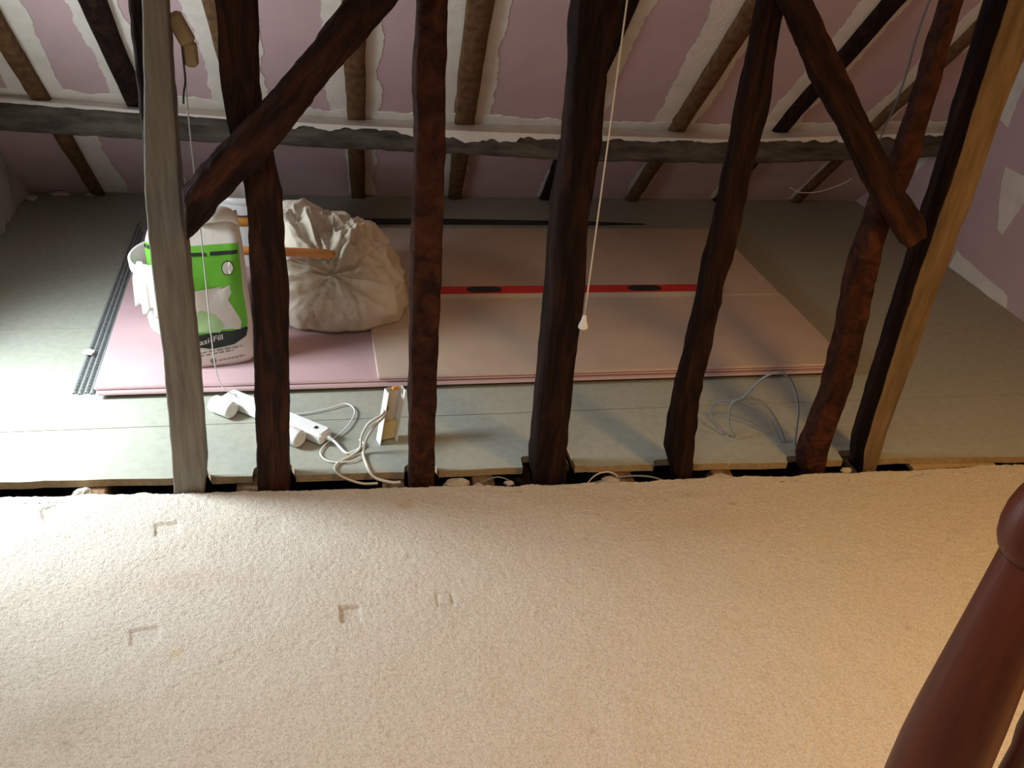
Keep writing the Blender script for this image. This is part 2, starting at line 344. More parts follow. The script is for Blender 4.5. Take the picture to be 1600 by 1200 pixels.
#  left smear width, right smear width above the purlin ; below the purlin
SM = [(.075, .075, .02, .10), (.04, .04, .02, .03), (.07, .09, .03, .04), (.075, .055, .02, .06), (.085, .060, .045, .02), (.03, .075, .02, .02), (.105, .045, .02, .02), (.070, .045, .015, .02), (.060, .035, .02, .015)]
for i, (l, r, lb, rb) in enumerate(SM):
    w0, w1 = RAF[i][2]/2-.004, RAF[i][3]/2-.004
    smear(((rx(i, .68)-w1, .68), (rx(i, 2.2)-w1, 2.2)), ((rx(i, .68)-w1-l*.8, .68), (rx(i, 2.2)-w1-l*1.15, 2.2)), 10+i*9, n=130)
    smear(((rx(i, .68)+w1, .68), (rx(i, 2.2)+w1, 2.2)), ((rx(i, .68)+w1+r*.9, .68), (rx(i, 2.2)+w1+r, 2.2)), 13+i*9, n=130)
    smear(((rx(i, .04)-w0, .02), (rx(i, .5)-w0, .55)), ((rx(i, .04)-w0-lb, .02), (rx(i, .5)-w0-lb, .55)), 16+i*9, n=24)
    smear(((rx(i, .04)+w0, .02), (rx(i, .5)+w0, .55)), ((rx(i, .04)+w0+rb, .02), (rx(i, .5)+w0+rb*.8, .55)), 19+i*9, n=24)
# band of filler along the top of the purlin
PT = ([-.6, -.415, 0, .68, 1.29, 1.68, 2.37, 2.8, 3.24, 3.4], [.558, .551, .525, .490, .476, .472, .468, .494, .518, .524])
PBm = ([-.6, -.436, .30, .68, 1.30, 1.69, 2.39, 2.83, 3.28, 3.4], [.44, .431, .406, .394, .376, .363, .362, .383, .406, .412])
pt = lambda x: np.interp(x, *PT); pb = lambda x: np.interp(x, *PBm)
xs = np.linspace(XL, XR, 520); V = []; F = []
lip = np.clip(.012+.018*n1(xs, 6, 91)+.014*n1(xs, 21, 92)+.008*n1(xs, 60, 93), 0.0, .045)*np.interp(xs, [-.6, .35, .5, 1.7, 1.9, 2.6, 2.7, 3.4], [.2, .2, 1, 1, .45, .45, .9, .5])
for x, lp in zip(xs, lip):
    s = (pt(x)+.008)/ST; up = .055+.022*float(n1(x, 5, 95)[0])+.014*float(n1(x, 17, 96)[0])+.008*float(n1(x, 60, 97)[0])
    V += [slope(x, s+up, .001), slope(x, s+up-.004, .004), slope(x, s, .006), (x, 1.117, pt(x)+.004), (x, 1.1135, pt(x)-.002), (x, 1.1145, pt(x)-.004-lp)]
for i in range(len(xs)-1):
    for j in range(5): F.append((6*i+j, 6*i+j+1, 6*i+7+j, 6*i+6+j))
mesh('filler_band', V, F, MT['filler'], ceiling)
# filler smears on the right gable
def gable(u, z, off=0.0): return np.array([XR-off, u, z])
smear(((.875, .004), (.470, .004)), ((.86, .085), (.49, .050)), 201, wr, gable, rag1=.012)
smear(((.755, .50), (.675, .265)), ((.56, .50), (.640, .255)), 205, wr, gable, rag0=.012, rag1=.014)
smear(((.885, .66), (.93, 1.3)), ((.82, .64), (.80, 1.3)), 213, wr, gable, rag0=.014, rag1=.02)
smear(((1.55, .05), (.98, .74)), ((1.50, .05), (.94, .72)), 217, wr, gable, rag1=.01)
# crumbling plaster at the foot of the left gable
xs = np.linspace(-.3, 1.75, 60); V = []; F = []
for yy in xs:
    for k in range(7):
        zz = k/6*.42; d = .012+.028*(1-k/6)+.014*float(vnoise(np.array([[yy, zz, .3]]), 9, 5)[0])+.01*float(vnoise(np.array([[yy, zz, .3]]), 25, 6)[0])
        V.append((XL+(d if k < 6 else -.002), yy, zz*(1 if k < 6 else 1)+.002))
mesh('plaster_skirt', V, [(i*7+k, i*7+7+k, i*7+8+k, i*7+1+k) for i in range(59) for k in range(6)], MT['plaster'], wl, smooth=True)

# ------------------------------------------------------------------ carpet
def carpet():
    xs = np.r_[XL+.003, np.arange(-.36, 2.85, .0031), 3.1, XR-.003]
    t = np.r_[0, np.arange(.003, 1.15, .0031), 1.5, 2.0, 3.0, 3.69]
    X, T = np.meshgrid(xs, t); Y = carpet_edge(X)-T + (.005*n1(X.ravel(), 16, 7)+.003*n1(X.ravel(), 60, 8)).reshape(X.shape)*(T < .03)
    P = np.c_[X.ravel(), Y.ravel(), np.zeros(X.size)]
    h = .0010*vnoise(P, 165, 1)+.0009*vnoise(P*np.array([.8, 1.25, 1]), 250, 2)+.0020*vnoise(P, 14, 3)
    VN = vnoise(P, 28, 9)
    x, y = P[:, 0], P[:, 1]; col = np.ones((len(P), 3))
    def dent(cx, cy, wx, wy, dep, ang=0, ring=False):
        c, s = math.cos(ang), math.sin(ang); u = (x-cx)*c+(y-cy)*s; q = -(x-cx)*s+(y-cy)*c
        m = np.maximum(abs(u)/wx, abs(q)/wy); k = np.clip((1.12-m)/.16, 0, 1)
        if ring: k = k*np.clip((m-.62)/.16, 0, 1)
        h[:] -= dep*k; col[:] *= (1-.05*k)[:, None]
    dent(.258, -.612, .026, .022, .006, .1); dent(.250, -.962, .028, .022, .005, .1); dent(.679, -.947, .021, .024, .007)
    dent(.893, -.925, .019, .022, .003, 0, True); dent(-.020, -.525, .018, .024, .005, .3); dent(.50, -.62, .03, .03, .002)
    def stain(cx, cy, rx_, ry_, c, a):
        d = ((x-cx)/rx_)**2+((y-cy)/ry_)**2; d = d*(1+.5*VN); k = a*np.exp(-d*1.2)
        col[:] = col*(1-k[:, None])+np.array(c)*k[:, None]
    stain(.833, -.575, .028, .020, (.80, .55, .28), .55); stain(.318, -1.022, .014, .012, (.95, .85, .45), .5)
    stain(.14, -1.17, .10, .07, (.70, .66, .60), .35); stain(-.03, -.52, .03, .03, (.62, .60, .57), .5); stain(.30, -.80, .18, .04, (.95, .85, .82), .5)
    stain(1.60, -.60, .07, .015, (.7, .6, .45), .35); stain(2.2, -.60, .05, .012, (.75, .6, .45), .35); stain(1.55, -.72, .2, .06, (.9, .84, .74), .5)
    for q in range(46):
        stain(random.uniform(-.1, 2.5), random.uniform(-1.4, -.56), random.uniform(.004, .010), random.uniform(.003, .007), (.62, .52, .42), random.uniform(.3, .6))
    h[T.ravel() == 0] = -.006; P[:, 2] = h+.002
    nx, ny = len(xs), len(t); base = np.array([P[:nx, 0], P[:nx, 1]-.001, np.full(nx, -.0098)]).T
    V = np.r_[P, base]; I = np.arange(nx*ny).reshape(ny, nx)
    F = np.stack([I[:-1, :-1], I[1:, :-1], I[1:, 1:], I[:-1, 1:]], -1).reshape(-1, 4)
    S = np.stack([I[0, 1:], I[0, :-1]+0, nx*ny+np.arange(nx-1), nx*ny+1+np.arange(nx-1)], -1)[:, [1, 0, 3, 2]]
    F = np.r_[F, S]; me = bpy.data.meshes.new('carpet'); org = np.array([1.4, -2.4, -.0098]); Vl = V-org
    me.vertices.add(len(V)); me.vertices.foreach_set('co', Vl.ravel()); me.loops.add(F.size); me.loops.foreach_set('vertex_index', F.ravel())
    me.polygons.add(len(F)); me.polygons.foreach_set('loop_start', np.arange(0, F.size, 4)); me.polygons.foreach_set('loop_total', np.full(len(F), 4))
    me.polygons.foreach_set('use_smooth', np.ones(len(F), bool)); me.update(); me.validate()
    ca = me.color_attributes.new('stain', 'FLOAT_COLOR', 'POINT'); cc = np.ones((len(V), 4)); cc[:len(col), :3] = col; ca.data.foreach_set('color', cc.ravel())
    me.materials.append(MT['carpet']); o = bpy.data.objects.new('carpet', me); COL.objects.link(o); o.location = org
    tag(o, 'beige loop pile carpet with square furniture dents ending at the old timbers', 'carpet')
carpet()

# ------------------------------------------------------------------ timbers
def resample(P, n):
    P = np.array(P, float); d = np.r_[0, np.cumsum(np.linalg.norm(np.diff(P, axis=0), axis=1))]; t = np.linspace(0, d[-1], n)
    return np.c_[np.interp(t, d, P[:, 0]), np.interp(t, d, P[:, 1])]
def hewn(name, A, B, y0, d, mat, n=210, rough=.0042, rnd=.010, seed=0, ydir=None, **kw):
    """timber between two outlines A and B in (x,z); front face at y0 (number or function of x), depth d"""
    A = resample(A, n); B = resample(B, n); V = []
    k = 5
    for a, c in zip(A, B):
        wv = c-a; wl_ = np.linalg.norm(wv); r = min(rnd, wl_*.3, d*.3); yy = y0(float((a[0]+c[0])/2)) if callable(y0) else y0
        ring = []
        for cu, cv, a0 in ((r, r, 180), (wl_-r, r, 270), (wl_-r, d-r, 0), (r, d-r, 90)):
            for q in range(3):
                an = math.radians(a0+45*q); ring.append((cu+r*math.cos(an), cv+r*math.sin(an)))
        full = []
        for q in range(12):
            p0, p1 = ring[q], ring[(q+1) % 12]; full.append(p0)
            if q % 3 == 2: full += [tuple(np.array(p0)*(1-f)+np.array(p1)*f) for f in (.25, .5, .75)]
        u = wv/(wl_+1e-9)
        for pu, pv in full: V.append((a[0]+u[0]*pu, yy+pv, a[1]+u[1]*pu))
    V = np.array(V); m = len(full)
    Q = V*np.array([1, 1, .35]) if ydir is None else V*np.array(ydir)
    for ax in range(3):
        V[:, ax] += rough*vnoise(Q, 22, seed+ax*7)*(1 if ax != 2 else .2)+rough*.6*vnoise(Q, 70, seed+ax*7+1)+rough*.35*vnoise(Q*np.array([1, 1, 2.2]), 60, seed+ax*7+3)*(ax != 2)+rough*.8*vnoise(Q, 7, seed+ax*7+2)*(ax != 2)
    F = [(i*m+j, i*m+m+j, i*m+m+(j+1) % m, i*m+(j+1) % m) for i in range(n-1) for j in range(m)]
    F += [tuple(range(m)), tuple(range(n*m-1, (n-1)*m-1, -1))]
    return mesh(name, V, F, mat, smooth=True, **kw)
def zx(L, bot=-.16, top=2.25):       # [(z,x)...] from top to bottom -> polyline (x,z) extended
    L = sorted(L); out = [(L[0][1], bot)] if L[0][0] > bot else []
    out += [(x, z) for z, x in L]
    k = (L[-1][1]-L[-3][1])/(L[-1][0]-L[-3][0])*.4; out.append((L[-1][1]+k*(top-L[-1][0]), top)); return out
def joint_clip(P, z): return P
G = 'uprights of the old stud wall'
hewn('wall_stud', zx([(1.183,.312),(.999,.296),(.866,.283),(.796,.277),(.649,.270),(.39,.272),(.211,.270),(-.004,.261)]),
     zx([(1.174,.356),(.983,.352),(.773,.346),(.643,.349),(.42,.350),(.35,.352),(.163,.346),(.064,.343),(-.06,.326)]), yf, .07, MT['grey_post'], rough=.0018, rnd=.004, seed=1,
     label='straight sawn grey-brown upright, leftmost of the stud wall', cat='timber upright', group=G)
hewn('dark_edge_strip', [(.276, .70), (.2755, .866), (.274, 1.03), (.272, 1.181), (.262, 2.25)], [(.290, .70), (.293, .866), (.306, 1.03), (.318, 1.181), (.352, 2.25)], lambda x: yf(x)+.073, .045, MT['oak_black'], seed=2,  # separate piece standing in for the upright's dark left edge
     label='narrow black strip standing in for the dark left edge of the grey-brown upright', cat='timber edge')
hewn('wall_stud', zx([(1.191,.447),(1.101,.449),(1.006,.452),(.913,.461),(.816,.480),(.683,.485),(.573,.484),(.317,.478),(-.002,.466)]),
     zx([(1.18,.526),(1.085,.524),(.985,.525),(.888,.541),(.786,.558),(.646,.561),(.53,.563),(.261,.556),(-.073,.544)]), yf, .09, MT['oak_dark'], seed=3,
     label='dark crooked upright crossed by the rising left brace', cat='timber upright', group=G)
hewn('wall_stud', zx([(1.213,.846),(1.12,.844),(1.048,.843),(.954,.848),(.81,.851),(.575,.850),(.311,.855),(-.001,.862)]),
     zx([(1.204,.901),(1.108,.905),(1.034,.907),(.935,.909),(.786,.912),(.542,.918),(.268,.920),(-.057,.928)]), yf, .07, MT['oak_red'], seed=4, rnd=.007,
     label='slim red-brown upright just right of the white dust sheet', cat='timber upright', group=G)
hewn('wall_stud', zx([(1.214,1.175),(1.115,1.181),(1.009,1.182),(.918,1.186),(.782,1.182),(.573,1.189),(.355,1.194),(.221,1.191),(.048,1.193),(-.08,1.215)]),
     zx([(1.237,1.273),(1.183,1.267),(1.106,1.258),(1.004,1.261),(.932,1.266),(.82,1.262),(.746,1.260),(.619,1.270),(.455,1.275),(.31,1.277),(.135,1.281),(-.008,1.29)]), yf, .10, MT['oak_black'], seed=5, rnd=.014,
     label='thickest upright, almost black, behind the hanging pull cord', cat='timber upright', group=G)
hewn('wall_stud', zx([(1.243,1.582),(1.159,1.585),(.941,1.580),(.802,1.578),(.616,1.578),(.337,1.570),(.074,1.572),(-.011,1.605),(-.062,1.622)]),
     zx([(1.257,1.635),(1.209,1.635),(1.018,1.644),(.829,1.633),(.692,1.635),(.589,1.627),(.534,1.634),(.512,1.628),(.367,1.627),(.07,1.650),(-.011,1.653)]), yf, .057, MT['oak_black'], seed=6,
     label='dark upright from whose head the descending right brace starts', cat='timber upright', group=G)
hewn('wall_stud', zx([(1.268,2.014),(1.08,2.014),(.914,2.004),(.815,1.985),(.583,1.968),(.42,1.985),(.269,1.995),(.036,1.978),(-.044,2.010)]),
     zx([(1.28,2.052),(1.143,2.053),(1.004,2.054),(.86,2.051),(.784,2.038),(.67,2.036),(.473,2.052),(.228,2.060),(.057,2.052),(-.002,2.058)]), yf, .06, MT['oak_red'], seed=7,
     label='bowed reddish upright crossed by the descending right brace', cat='timber upright', group=G)
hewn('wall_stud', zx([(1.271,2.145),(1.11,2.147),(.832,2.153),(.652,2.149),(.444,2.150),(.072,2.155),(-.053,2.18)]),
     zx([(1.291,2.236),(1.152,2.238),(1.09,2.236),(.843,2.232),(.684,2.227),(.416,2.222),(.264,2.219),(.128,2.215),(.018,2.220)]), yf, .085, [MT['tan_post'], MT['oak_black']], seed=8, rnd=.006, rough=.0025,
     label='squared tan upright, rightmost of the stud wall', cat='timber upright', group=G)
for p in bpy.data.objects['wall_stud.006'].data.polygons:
    if p.normal.x < -.75: p.material_index = 1      # shade of the left flank painted in as near-black
def ext(P, k):                      # extend a polyline beyond its first point
    a, c = np.array(P[0]), np.array(P[1]); d = (a-c)/np.linalg.norm(a-c); return [tuple(a+d*k)]+list(P)
hewn('diagonal_brace', ext([(.696,1.213),(.640,1.133),(.529,1.003),(.449,.921),(.358,.817)], .62), ext([(.805,1.219),(.748,1.156),(.631,1.013),(.560,.925),(.440,.793),(.355,.703)], .60), lambda x: yf(x)-.055, .055, MT['oak_dark'], seed=11, roty=math.radians(40), rough=.005, rnd=.014, ydir=(.6, 1, .6),
     label='thick dark brace rising rightwards from the grey-brown upright', cat='brace', group='diagonal braces of the stud wall')
hewn('diagonal_brace', ext([(1.592,1.263),(1.613,1.237),(1.710,1.105),(1.811,.992),(1.904,.874),(2.003,.770),(2.058,.712)], .12), ext([(1.660,1.267),(1.774,1.132),(1.878,1.005),(1.986,.876),(2.085,.785),(2.104,.745)], .12), lambda x: yf(x)-.052, .05, MT['oak_dark'], seed=12, roty=math.radians(-40), rough=.003, rnd=.007, ydir=(.6, 1, .6),
     label='dark brace descending rightwards to the tan upright', cat='brace', group='diagonal braces of the stud wall')
xs = np.linspace(XL+.004, XR-.004, 40)
hewn('roof_purlin', [(x, float(pt(x))) for x in xs], [(x, float(pb(x))) for x in xs], 1.12, .105, MT['purlin'], n=300, seed=14, rough=.005, rnd=.026, ydir=(.35, 1, 1),
     label='long grey purlin beam running under all the rafters, whitened along its top', cat='beam')
RL = ['short brown rafter nearest the left gable', 'dark rafter meeting the head of the grey-brown upright', 'rafter mostly hidden behind the dark crooked upright', 'brown rafter crossed by the rising left brace',
      'wide brown rafter just right of the slim red-brown upright', 'dark rafter showing beside the head of the thickest upright', 'brown rafter with a broad white filler band along its left side',
      'blackened slanting rafter behind the descending right brace', 'thin rafter nearest the right gable behind the bowed reddish upright']
for i, (a, c, w0, w1) in enumerate(RAF):
    n = 50; V = []
    for s in np.linspace(-.03, SMAX, n):
        hw = (w0+(w1-w0)*min(1, max(0, s/1.45)))/2; x = rx(i, s)
        for u, o in ((-hw, -.010), (-hw, .020), (-hw*.8, .027), (0, .029), (hw*.8, .027), (hw, .020), (hw, -.010)): V.append(slope(x+u, s, o))
    V = np.array(V); Q = V*np.array([1, .4, .4])
    for ax in range(3): V[:, ax] += .004*vnoise(Q, 16, 50+i*3+ax)+.002*vnoise(Q, 60, 80+i*3+ax)
    F = [(k*7+j, k*7+j+1, k*7+8+j, k*7+7+j) for k in range(n-1) for j in range(6)]+[tuple(range(7))]
    mesh('rafter', V, F, MT['oak_black'] if i in (1, 5, 7) else MT['rafter'], smooth=True, label=RL[i], cat='rafter', group='rafters of the roof slope')

# ------------------------------------------------------------------ plasterboard sheets
def sheet(x0, x1, y0, y1, z0, mat, label, ang=0, t=.0125):
    bm = MB().box((x0, y0, z0+.0004), (x1, y1, z0+t), .0032)
    if ang: bm.xf(lambda q: rotz(ang, (x0, y0, 0))(q-np.array([x0, y0, 0])))
    o = mesh('plasterboard_sheet', bm.V, bm.F, [mat, MT['pink_edge']], label=label, cat='plasterboard', group='plasterboard sheets in the stack')
    for p in o.data.polygons:
        if abs(p.normal.z) < .5: p.material_index = 1
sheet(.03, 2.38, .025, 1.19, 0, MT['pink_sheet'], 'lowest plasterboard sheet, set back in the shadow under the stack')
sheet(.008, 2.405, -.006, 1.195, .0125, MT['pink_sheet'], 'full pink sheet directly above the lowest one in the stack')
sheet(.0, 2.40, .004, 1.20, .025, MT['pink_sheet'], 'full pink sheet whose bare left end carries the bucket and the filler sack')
sheet(.812, 2.402, -.002, .530, .0375, MT['beige_paper'], 'beige topped front sheet on the stack, before the spirit level')
sheet(.60, 2.396, .534, 1.197, .0375, MT['beige_paper'], 'beige topped rear sheet on the stack, behind the spirit level')

# metal beads along the left of the stack
def bead(x0, y0, x1, y1, z, label):
    L = math.hypot(x1-x0, y1-y0); ang = math.atan2(y1-y0, x1-x0)-math.pi/2
    e = empty('plasterers_bead', (x0, y0, z), label=label, cat='metal bead', group='metal beads beside the plasterboard')
    nose = MB().box((-.0022, 0, .004), (.0022, L, .0085), .001); n = int(L/.018)
    nose.xf(rotz(ang, (x0, y0, z))).build('bead_nose', MT['galv'], e)
    for s in (-1, 1):
        wg = MB()
        for k in range(n):
            yy = k*L/n
            wg.box((min(s*.002, s*.0050), yy, .0015), (max(s*.002, s*.0050), yy+.007, .0040))
        wg.box((min(s*.0046, s*.0061), 0, .0006), (max(s*.0046, s*.0061), L, .0026))
        wg.xf(rotz(ang, (x0, y0, z))).build('mesh_wing', MT['galv'], e)
BL = ['outermost of the perforated metal beads left of the plasterboard', 'second metal bead from the left beside the stack', 'metal bead lying third from the left beside the stack', 'metal bead lying nearest to the plasterboard stack']
for i, l in enumerate(BL):
    bead(-.062+i*.0165, .030-.005*(i % 2), -.050+i*.0128, 1.36-.05*(i % 3), .0004, l)
V, F = prism([(-.075, .245), (-.046, .238), (-.040, .262), (-.058, .276), (-.072, .266)], .0128, .0155)
mesh('board_scrap', V, F, MT['lump'], label='small pale scrap lying on the metal beads', cat='scrap')
V, F = prism([(.40, 1.355), (1.2, 1.352), (1.9, 1.352), (2.12, 1.362), (1.9, 1.385), (1.2, 1.41), (.40, 1.405)], 0.0003, .006)
mesh('dark_strip', V, F, MT['black'], label='long dark strip lying on the floor behind the plasterboard stack', cat='strip')  # thin near-black strip, tapering at its right end

# ------------------------------------------------------------------ filler sack
def sack(loc, ang, W, D, H, label, top_fold=True, detail=True, lean=0.0, seed=0):
    e = empty('filler_sack', loc, label=label, cat='sack')
    T = rotz(ang, loc); nu, nv = 44, 36
    def surf(a, h, off=0.0):          # a 0..1 round the sack (0 = front centre), h 0..1 up
        th = -math.pi/2+a*2*math.pi; c, s = math.cos(th), math.sin(th); p = .42
        sx = math.copysign(abs(c)**p, c); sy = math.copysign(abs(s)**p, s)
        bul = .80+.20*math.sin(math.pi*min(1, h*1.02))**.6 if h < 1 else .8
        pin = 1-.72*max(0, (h-.80)/.20)**1.4                       # thickness closes at the top
        bw = 1.04-.14*h-.05*max(0, (h-.85)/.15)-.10*max(0, (.06-h)/.06)
        q = np.array([[sx*W/2*4, sy*D*4, h*H*4+seed]])
        wr_ = .010*float(vnoise(q, 1.7, seed)[0])+.005*float(vnoise(q, 5, seed+1)[0])
        x = sx*(W/2*bw+off)+wr_*.5; y = sy*((D/2)*bul*pin*(1-.10*max(0, (.06-h)/.06))+off)+wr_*(1 if sy > -.99 else .8)
        return T(np.array([x, y+lean*h*H, h*H+.012*n_top(a)*max(0, (h-.9)/.1)]))
    def n_top(a): return math.sin(a*13+seed)+.6*math.sin(a*29)
    V = [surf(i/nu, j/(nv-1)) for j in range(nv) for i in range(nu)]
    F = [(j*nu+i, j*nu+(i+1) % nu, j*nu+nu+(i+1) % nu, j*nu+nu+i) for j in range(nv-1) for i in range(nu)]+[tuple(range(nu-1, -1, -1)), tuple(range((nv-1)*nu, nv*nu))]
    mesh('sack_body', V, F, MT['bag_paper'], e, smooth=True)
    def front(x, h, off):             # x in -1..1 across the front face
        lo, hi = -.25, .25
        for _ in range(24):
            m = (lo+hi)/2; c = math.cos(-math.pi/2+m*2*math.pi); sx = math.copysign(abs(c)**.42, c)
            if sx < x: lo = m
            else: hi = m
        return surf((lo+hi)/2, h, off)
    def patch(name, poly, mat, off, n=14):
        """print: fill a convex (x,h) outline with a grid that follows the sack"""
        poly = np.array(poly); hs = np.linspace(poly[:, 1].min()+1e-4, poly[:, 1].max()-1e-4, n); V = []
        for h in hs:
            xx = []
            for (x0, h0), (x1, h1) in zip(poly, np.roll(poly, -1, 0)):
                if (h0-h)*(h1-h) <= 0 and h0 != h1: xx.append(x0+(x1-x0)*(h-h0)/(h1-h0))
            for t in np.linspace(0, 1, n): V.append(front(min(xx)*(1-t)+max(xx)*t, h, off))
        mesh(name, V, grid(n, n), mat, e, smooth=True)
    if detail:
        patch('green_panel', [(-.82,.20), (-.2,.150), (.35,.165), (.70,.215), (.82,.28), (.84,.86), (-.84,.86)], MT['bag_green'], .0012)
        patch('black_stripe', [(-.70,.805), (-.05,.800), (-.05,.820), (-.70,.825)], MT['bag_black'], .002, 8)
        patch('black_stripe', [(.05,.800), (.78,.800), (.78,.822), (.05,.822)], MT['bag_black'], .002, 8)
        patch('pale_panel', [(-.6,.30), (.62,.27), (.66,.33), (.40,.50), (.52,.545), (.52,.600), (-.6,.575)], MT['bag_paper'], .002)
        patch('pale_green_panel', [(-.62,.275), (.10,.265), (.22,.31), (.02,.40), (-.30,.44), (-.62,.40)], MT['bag_pale_green'], .0026)
        patch('name_band', [(-.84,.205), (-.1,.150), (.40,.165), (.74,.215), (.80,.275), (.76,.280), (-.1,.232), (-.84,.270)], MT['bag_black'], .0030, 16)
        # round badge: pale disc in a dark ring
        for r, m, of in ((.155, 'bag_black', .0026), (.135, 'bag_paper', .0032)):
            V = [front(.48, .715, of)]+[front(.48+r*math.cos(q*math.pi/12), .715+r*.30*math.sin(q*math.pi/12), of) for q in range(24)]
            mesh('badge', V, [(0, 1+q, 1+(q+1) % 24) for q in range(24)], MT[m], e)
        def write(txt, x0, h0, size, mat, slope_=0.0, off=.0042):
            cu = bpy.data.curves.new('t', 'FONT'); cu.body = txt; cu.size = 1; cu.resolution_u = 3; cu.offset = .012
            to = bpy.data.objects.new('t', cu); COL.objects.link(to); bpy.context.view_layer.update()
            me = bpy.data.meshes.new_from_object(to.evaluated_get(bpy.context.evaluated_depsgraph_get()))
            V = [front(max(-.97, min(.97, x0+p.co.x*size*2/W)), h0+p.co.y*size/H+slope_*p.co.x*size, off) for p in me.vertices]
            F = [tuple(p.vertices) for p in me.polygons]
            bpy.data.objects.remove(to); mesh('lettering', V, F, mat, e)
        write('Easi-Fill', -.52, .186, .026, MT['bag_paper'], .36)
        for k, (xa, xb, h) in enumerate(((-.6, .62, .125), (-.6, .40, .102), (.02, .66, .052))):
            nn = 26; V = []
            for q in range(nn):
                xq = xa+(xb-xa)*q/(nn-1); hq = h+.018*(q/(nn-1))
                V += [front(xq, hq-.004, .0016), front(xq, hq+.004, .0016)]
            mesh('small_print', V, [(2*q, 2*q+2, 2*q+3, 2*q+1) for q in range(0, nn-1) if q % 4 != 3], MT['bag_grey'], e)
        V = [front(-.12, .052, .0018)]+[front(-.12+.08*math.cos(q*math.pi/8), .052+.022*math.sin(q*math.pi/8), .0018) for q in range(16)]
        mesh('small_logo', V, [(0, 1+q, 1+(q+1) % 16) for q in range(16)], MT['bag_grey'], e)
    else:
        patch('green_panel', [(-.85,.55), (.85,.55), (.85,.82), (-.85,.82)], MT['bag_green'], .0015)
        patch('black_stripe', [(-.85,.76), (.85,.76), (.85,.80), (-.85,.80)], MT['bag_black'], .0025, 8)
    # folded ear of the open top
    V, F = tube([T((-.02, .0, H*.985)), T((.02, -.012, H+.018)), T((W*.30, -.004, H+.010)), T((W*.42, .004, H*.95))], [.012, .024, .020, .004], 10, 6)
    mesh('top_fold', V, F, MT['bag_paper'], e, smooth=True)
    return e
sack((.328, .150, .0378), math.radians(12), .228, .13, .455, 'white and green paper sack of filler standing behind the grey-brown upright', seed=3, lean=.05)

# ------------------------------------------------------------------ bucket with a half-used bag and a rag
BK = (.228, .402, .0378)
def bucket():
    c = BK; e = empty('bucket', c, label='open white plastic bucket on the left end of the plasterboard', cat='bucket')
    outer = [(.116, 0), (.120, .004), (.147, .205), (.151, .207), (.158, .210), (.160, .238), (.156, .243), (.149, .238), (.144, .205), (.117, .012), (.0005, .011)]
    V, F = lathe(outer, c, 48, (True, True)); mesh('bucket_body', V, F, MT['white_plastic'], e, smooth=True)
    V, F = tube([(c[0], c[1]-.160, c[2]+.222), (c[0]+.05, c[1]-.170, c[2]+.175), (c[0]+.12, c[1]-.115, c[2]+.145), (c[0]+.164, c[1], c[2]+.13), (c[0]+.12, c[1]+.115, c[2]+.145), (c[0]+.05, c[1]+.170, c[2]+.175), (c[0], c[1]+.160, c[2]+.222)], .0028, 8, 6)
    mesh('bucket_handle', V, F, MT['galv'], e, smooth=True)
    for q in (-1, 1): MB().box((c[0]-.012, c[1]+q*.162-.005, c[2]+.208), (c[0]+.012, c[1]+q*.162+.005, c[2]+.234), .002).build('handle_lug', MT['white_plastic'], e)
bucket()
sack((BK[0]-.022, BK[1]+.01, .052), math.radians(-30), .18, .10, .325, 'smaller green banded sack stuffed inside the white bucket', detail=False, seed=8)
# rag over the bucket rim
V = []; nu, nv = 15, 18
for j in range(nv):
    for i in range(nu):
        a = math.radians(218+i*2.2); s = j/(nv-1); r = .138+.034*min(1, s*2.2)+.004*math.sin(i*1.7)+.005*s*math.sin(i*.9+2)
        z = .258 if s < .2 else .258-(s-.2)*.19
        z += .012*math.sin(i*.8)*s; V.append((BK[0]+r*math.cos(a), BK[1]+r*math.sin(a), .0378+z-.03*(s < .1)))
rag = mesh('rag', V, grid(nu, nv), MT['plaster'], smooth=True, label='pale rag hanging over the rim of the white bucket', cat='rag')
m_ = rag.modifiers.new('thickness', 'SOLIDIFY'); m_.thickness = .004

# ------------------------------------------------------------------ tub behind the sack
c = (.392, .93, .0378); tub = empty('paint_tub', c, label='round white tub with an orange band behind the filler sack', cat='tub')
V, F = lathe([(.098, 0), (.102, .005), (.110, .25), (.110, .262)], c, 40); mesh('tub_body', V, F, MT['white_plastic'], tub, smooth=True)
V, F = lathe([(.1095, .165), (.1105, .165), (.1118, .205), (.1108, .205)], c, 40); mesh('label_band', V, F, MT['orange'], tub, smooth=True)
V, F = lathe([(.113, .246), (.117, .248), (.117, .268), (.112, .272), (.104, .270), (.100, .266), (.001, .266)], c, 40); mesh('lid', V, F, MT['white_plastic'], tub, smooth=True)
V, F = tube([(c[0]-.116, c[1], c[2]+.238), (c[0]-.105, c[1]-.06, c[2]+.222), (c[0], c[1]-.124, c[2]+.208), (c[0]+.105, c[1]-.06, c[2]+.222), (c[0]+.116, c[1], c[2]+.238)], .003, 8, 6)
mesh('tub_handle', V, F, MT['dark_flex'], tub, smooth=True)

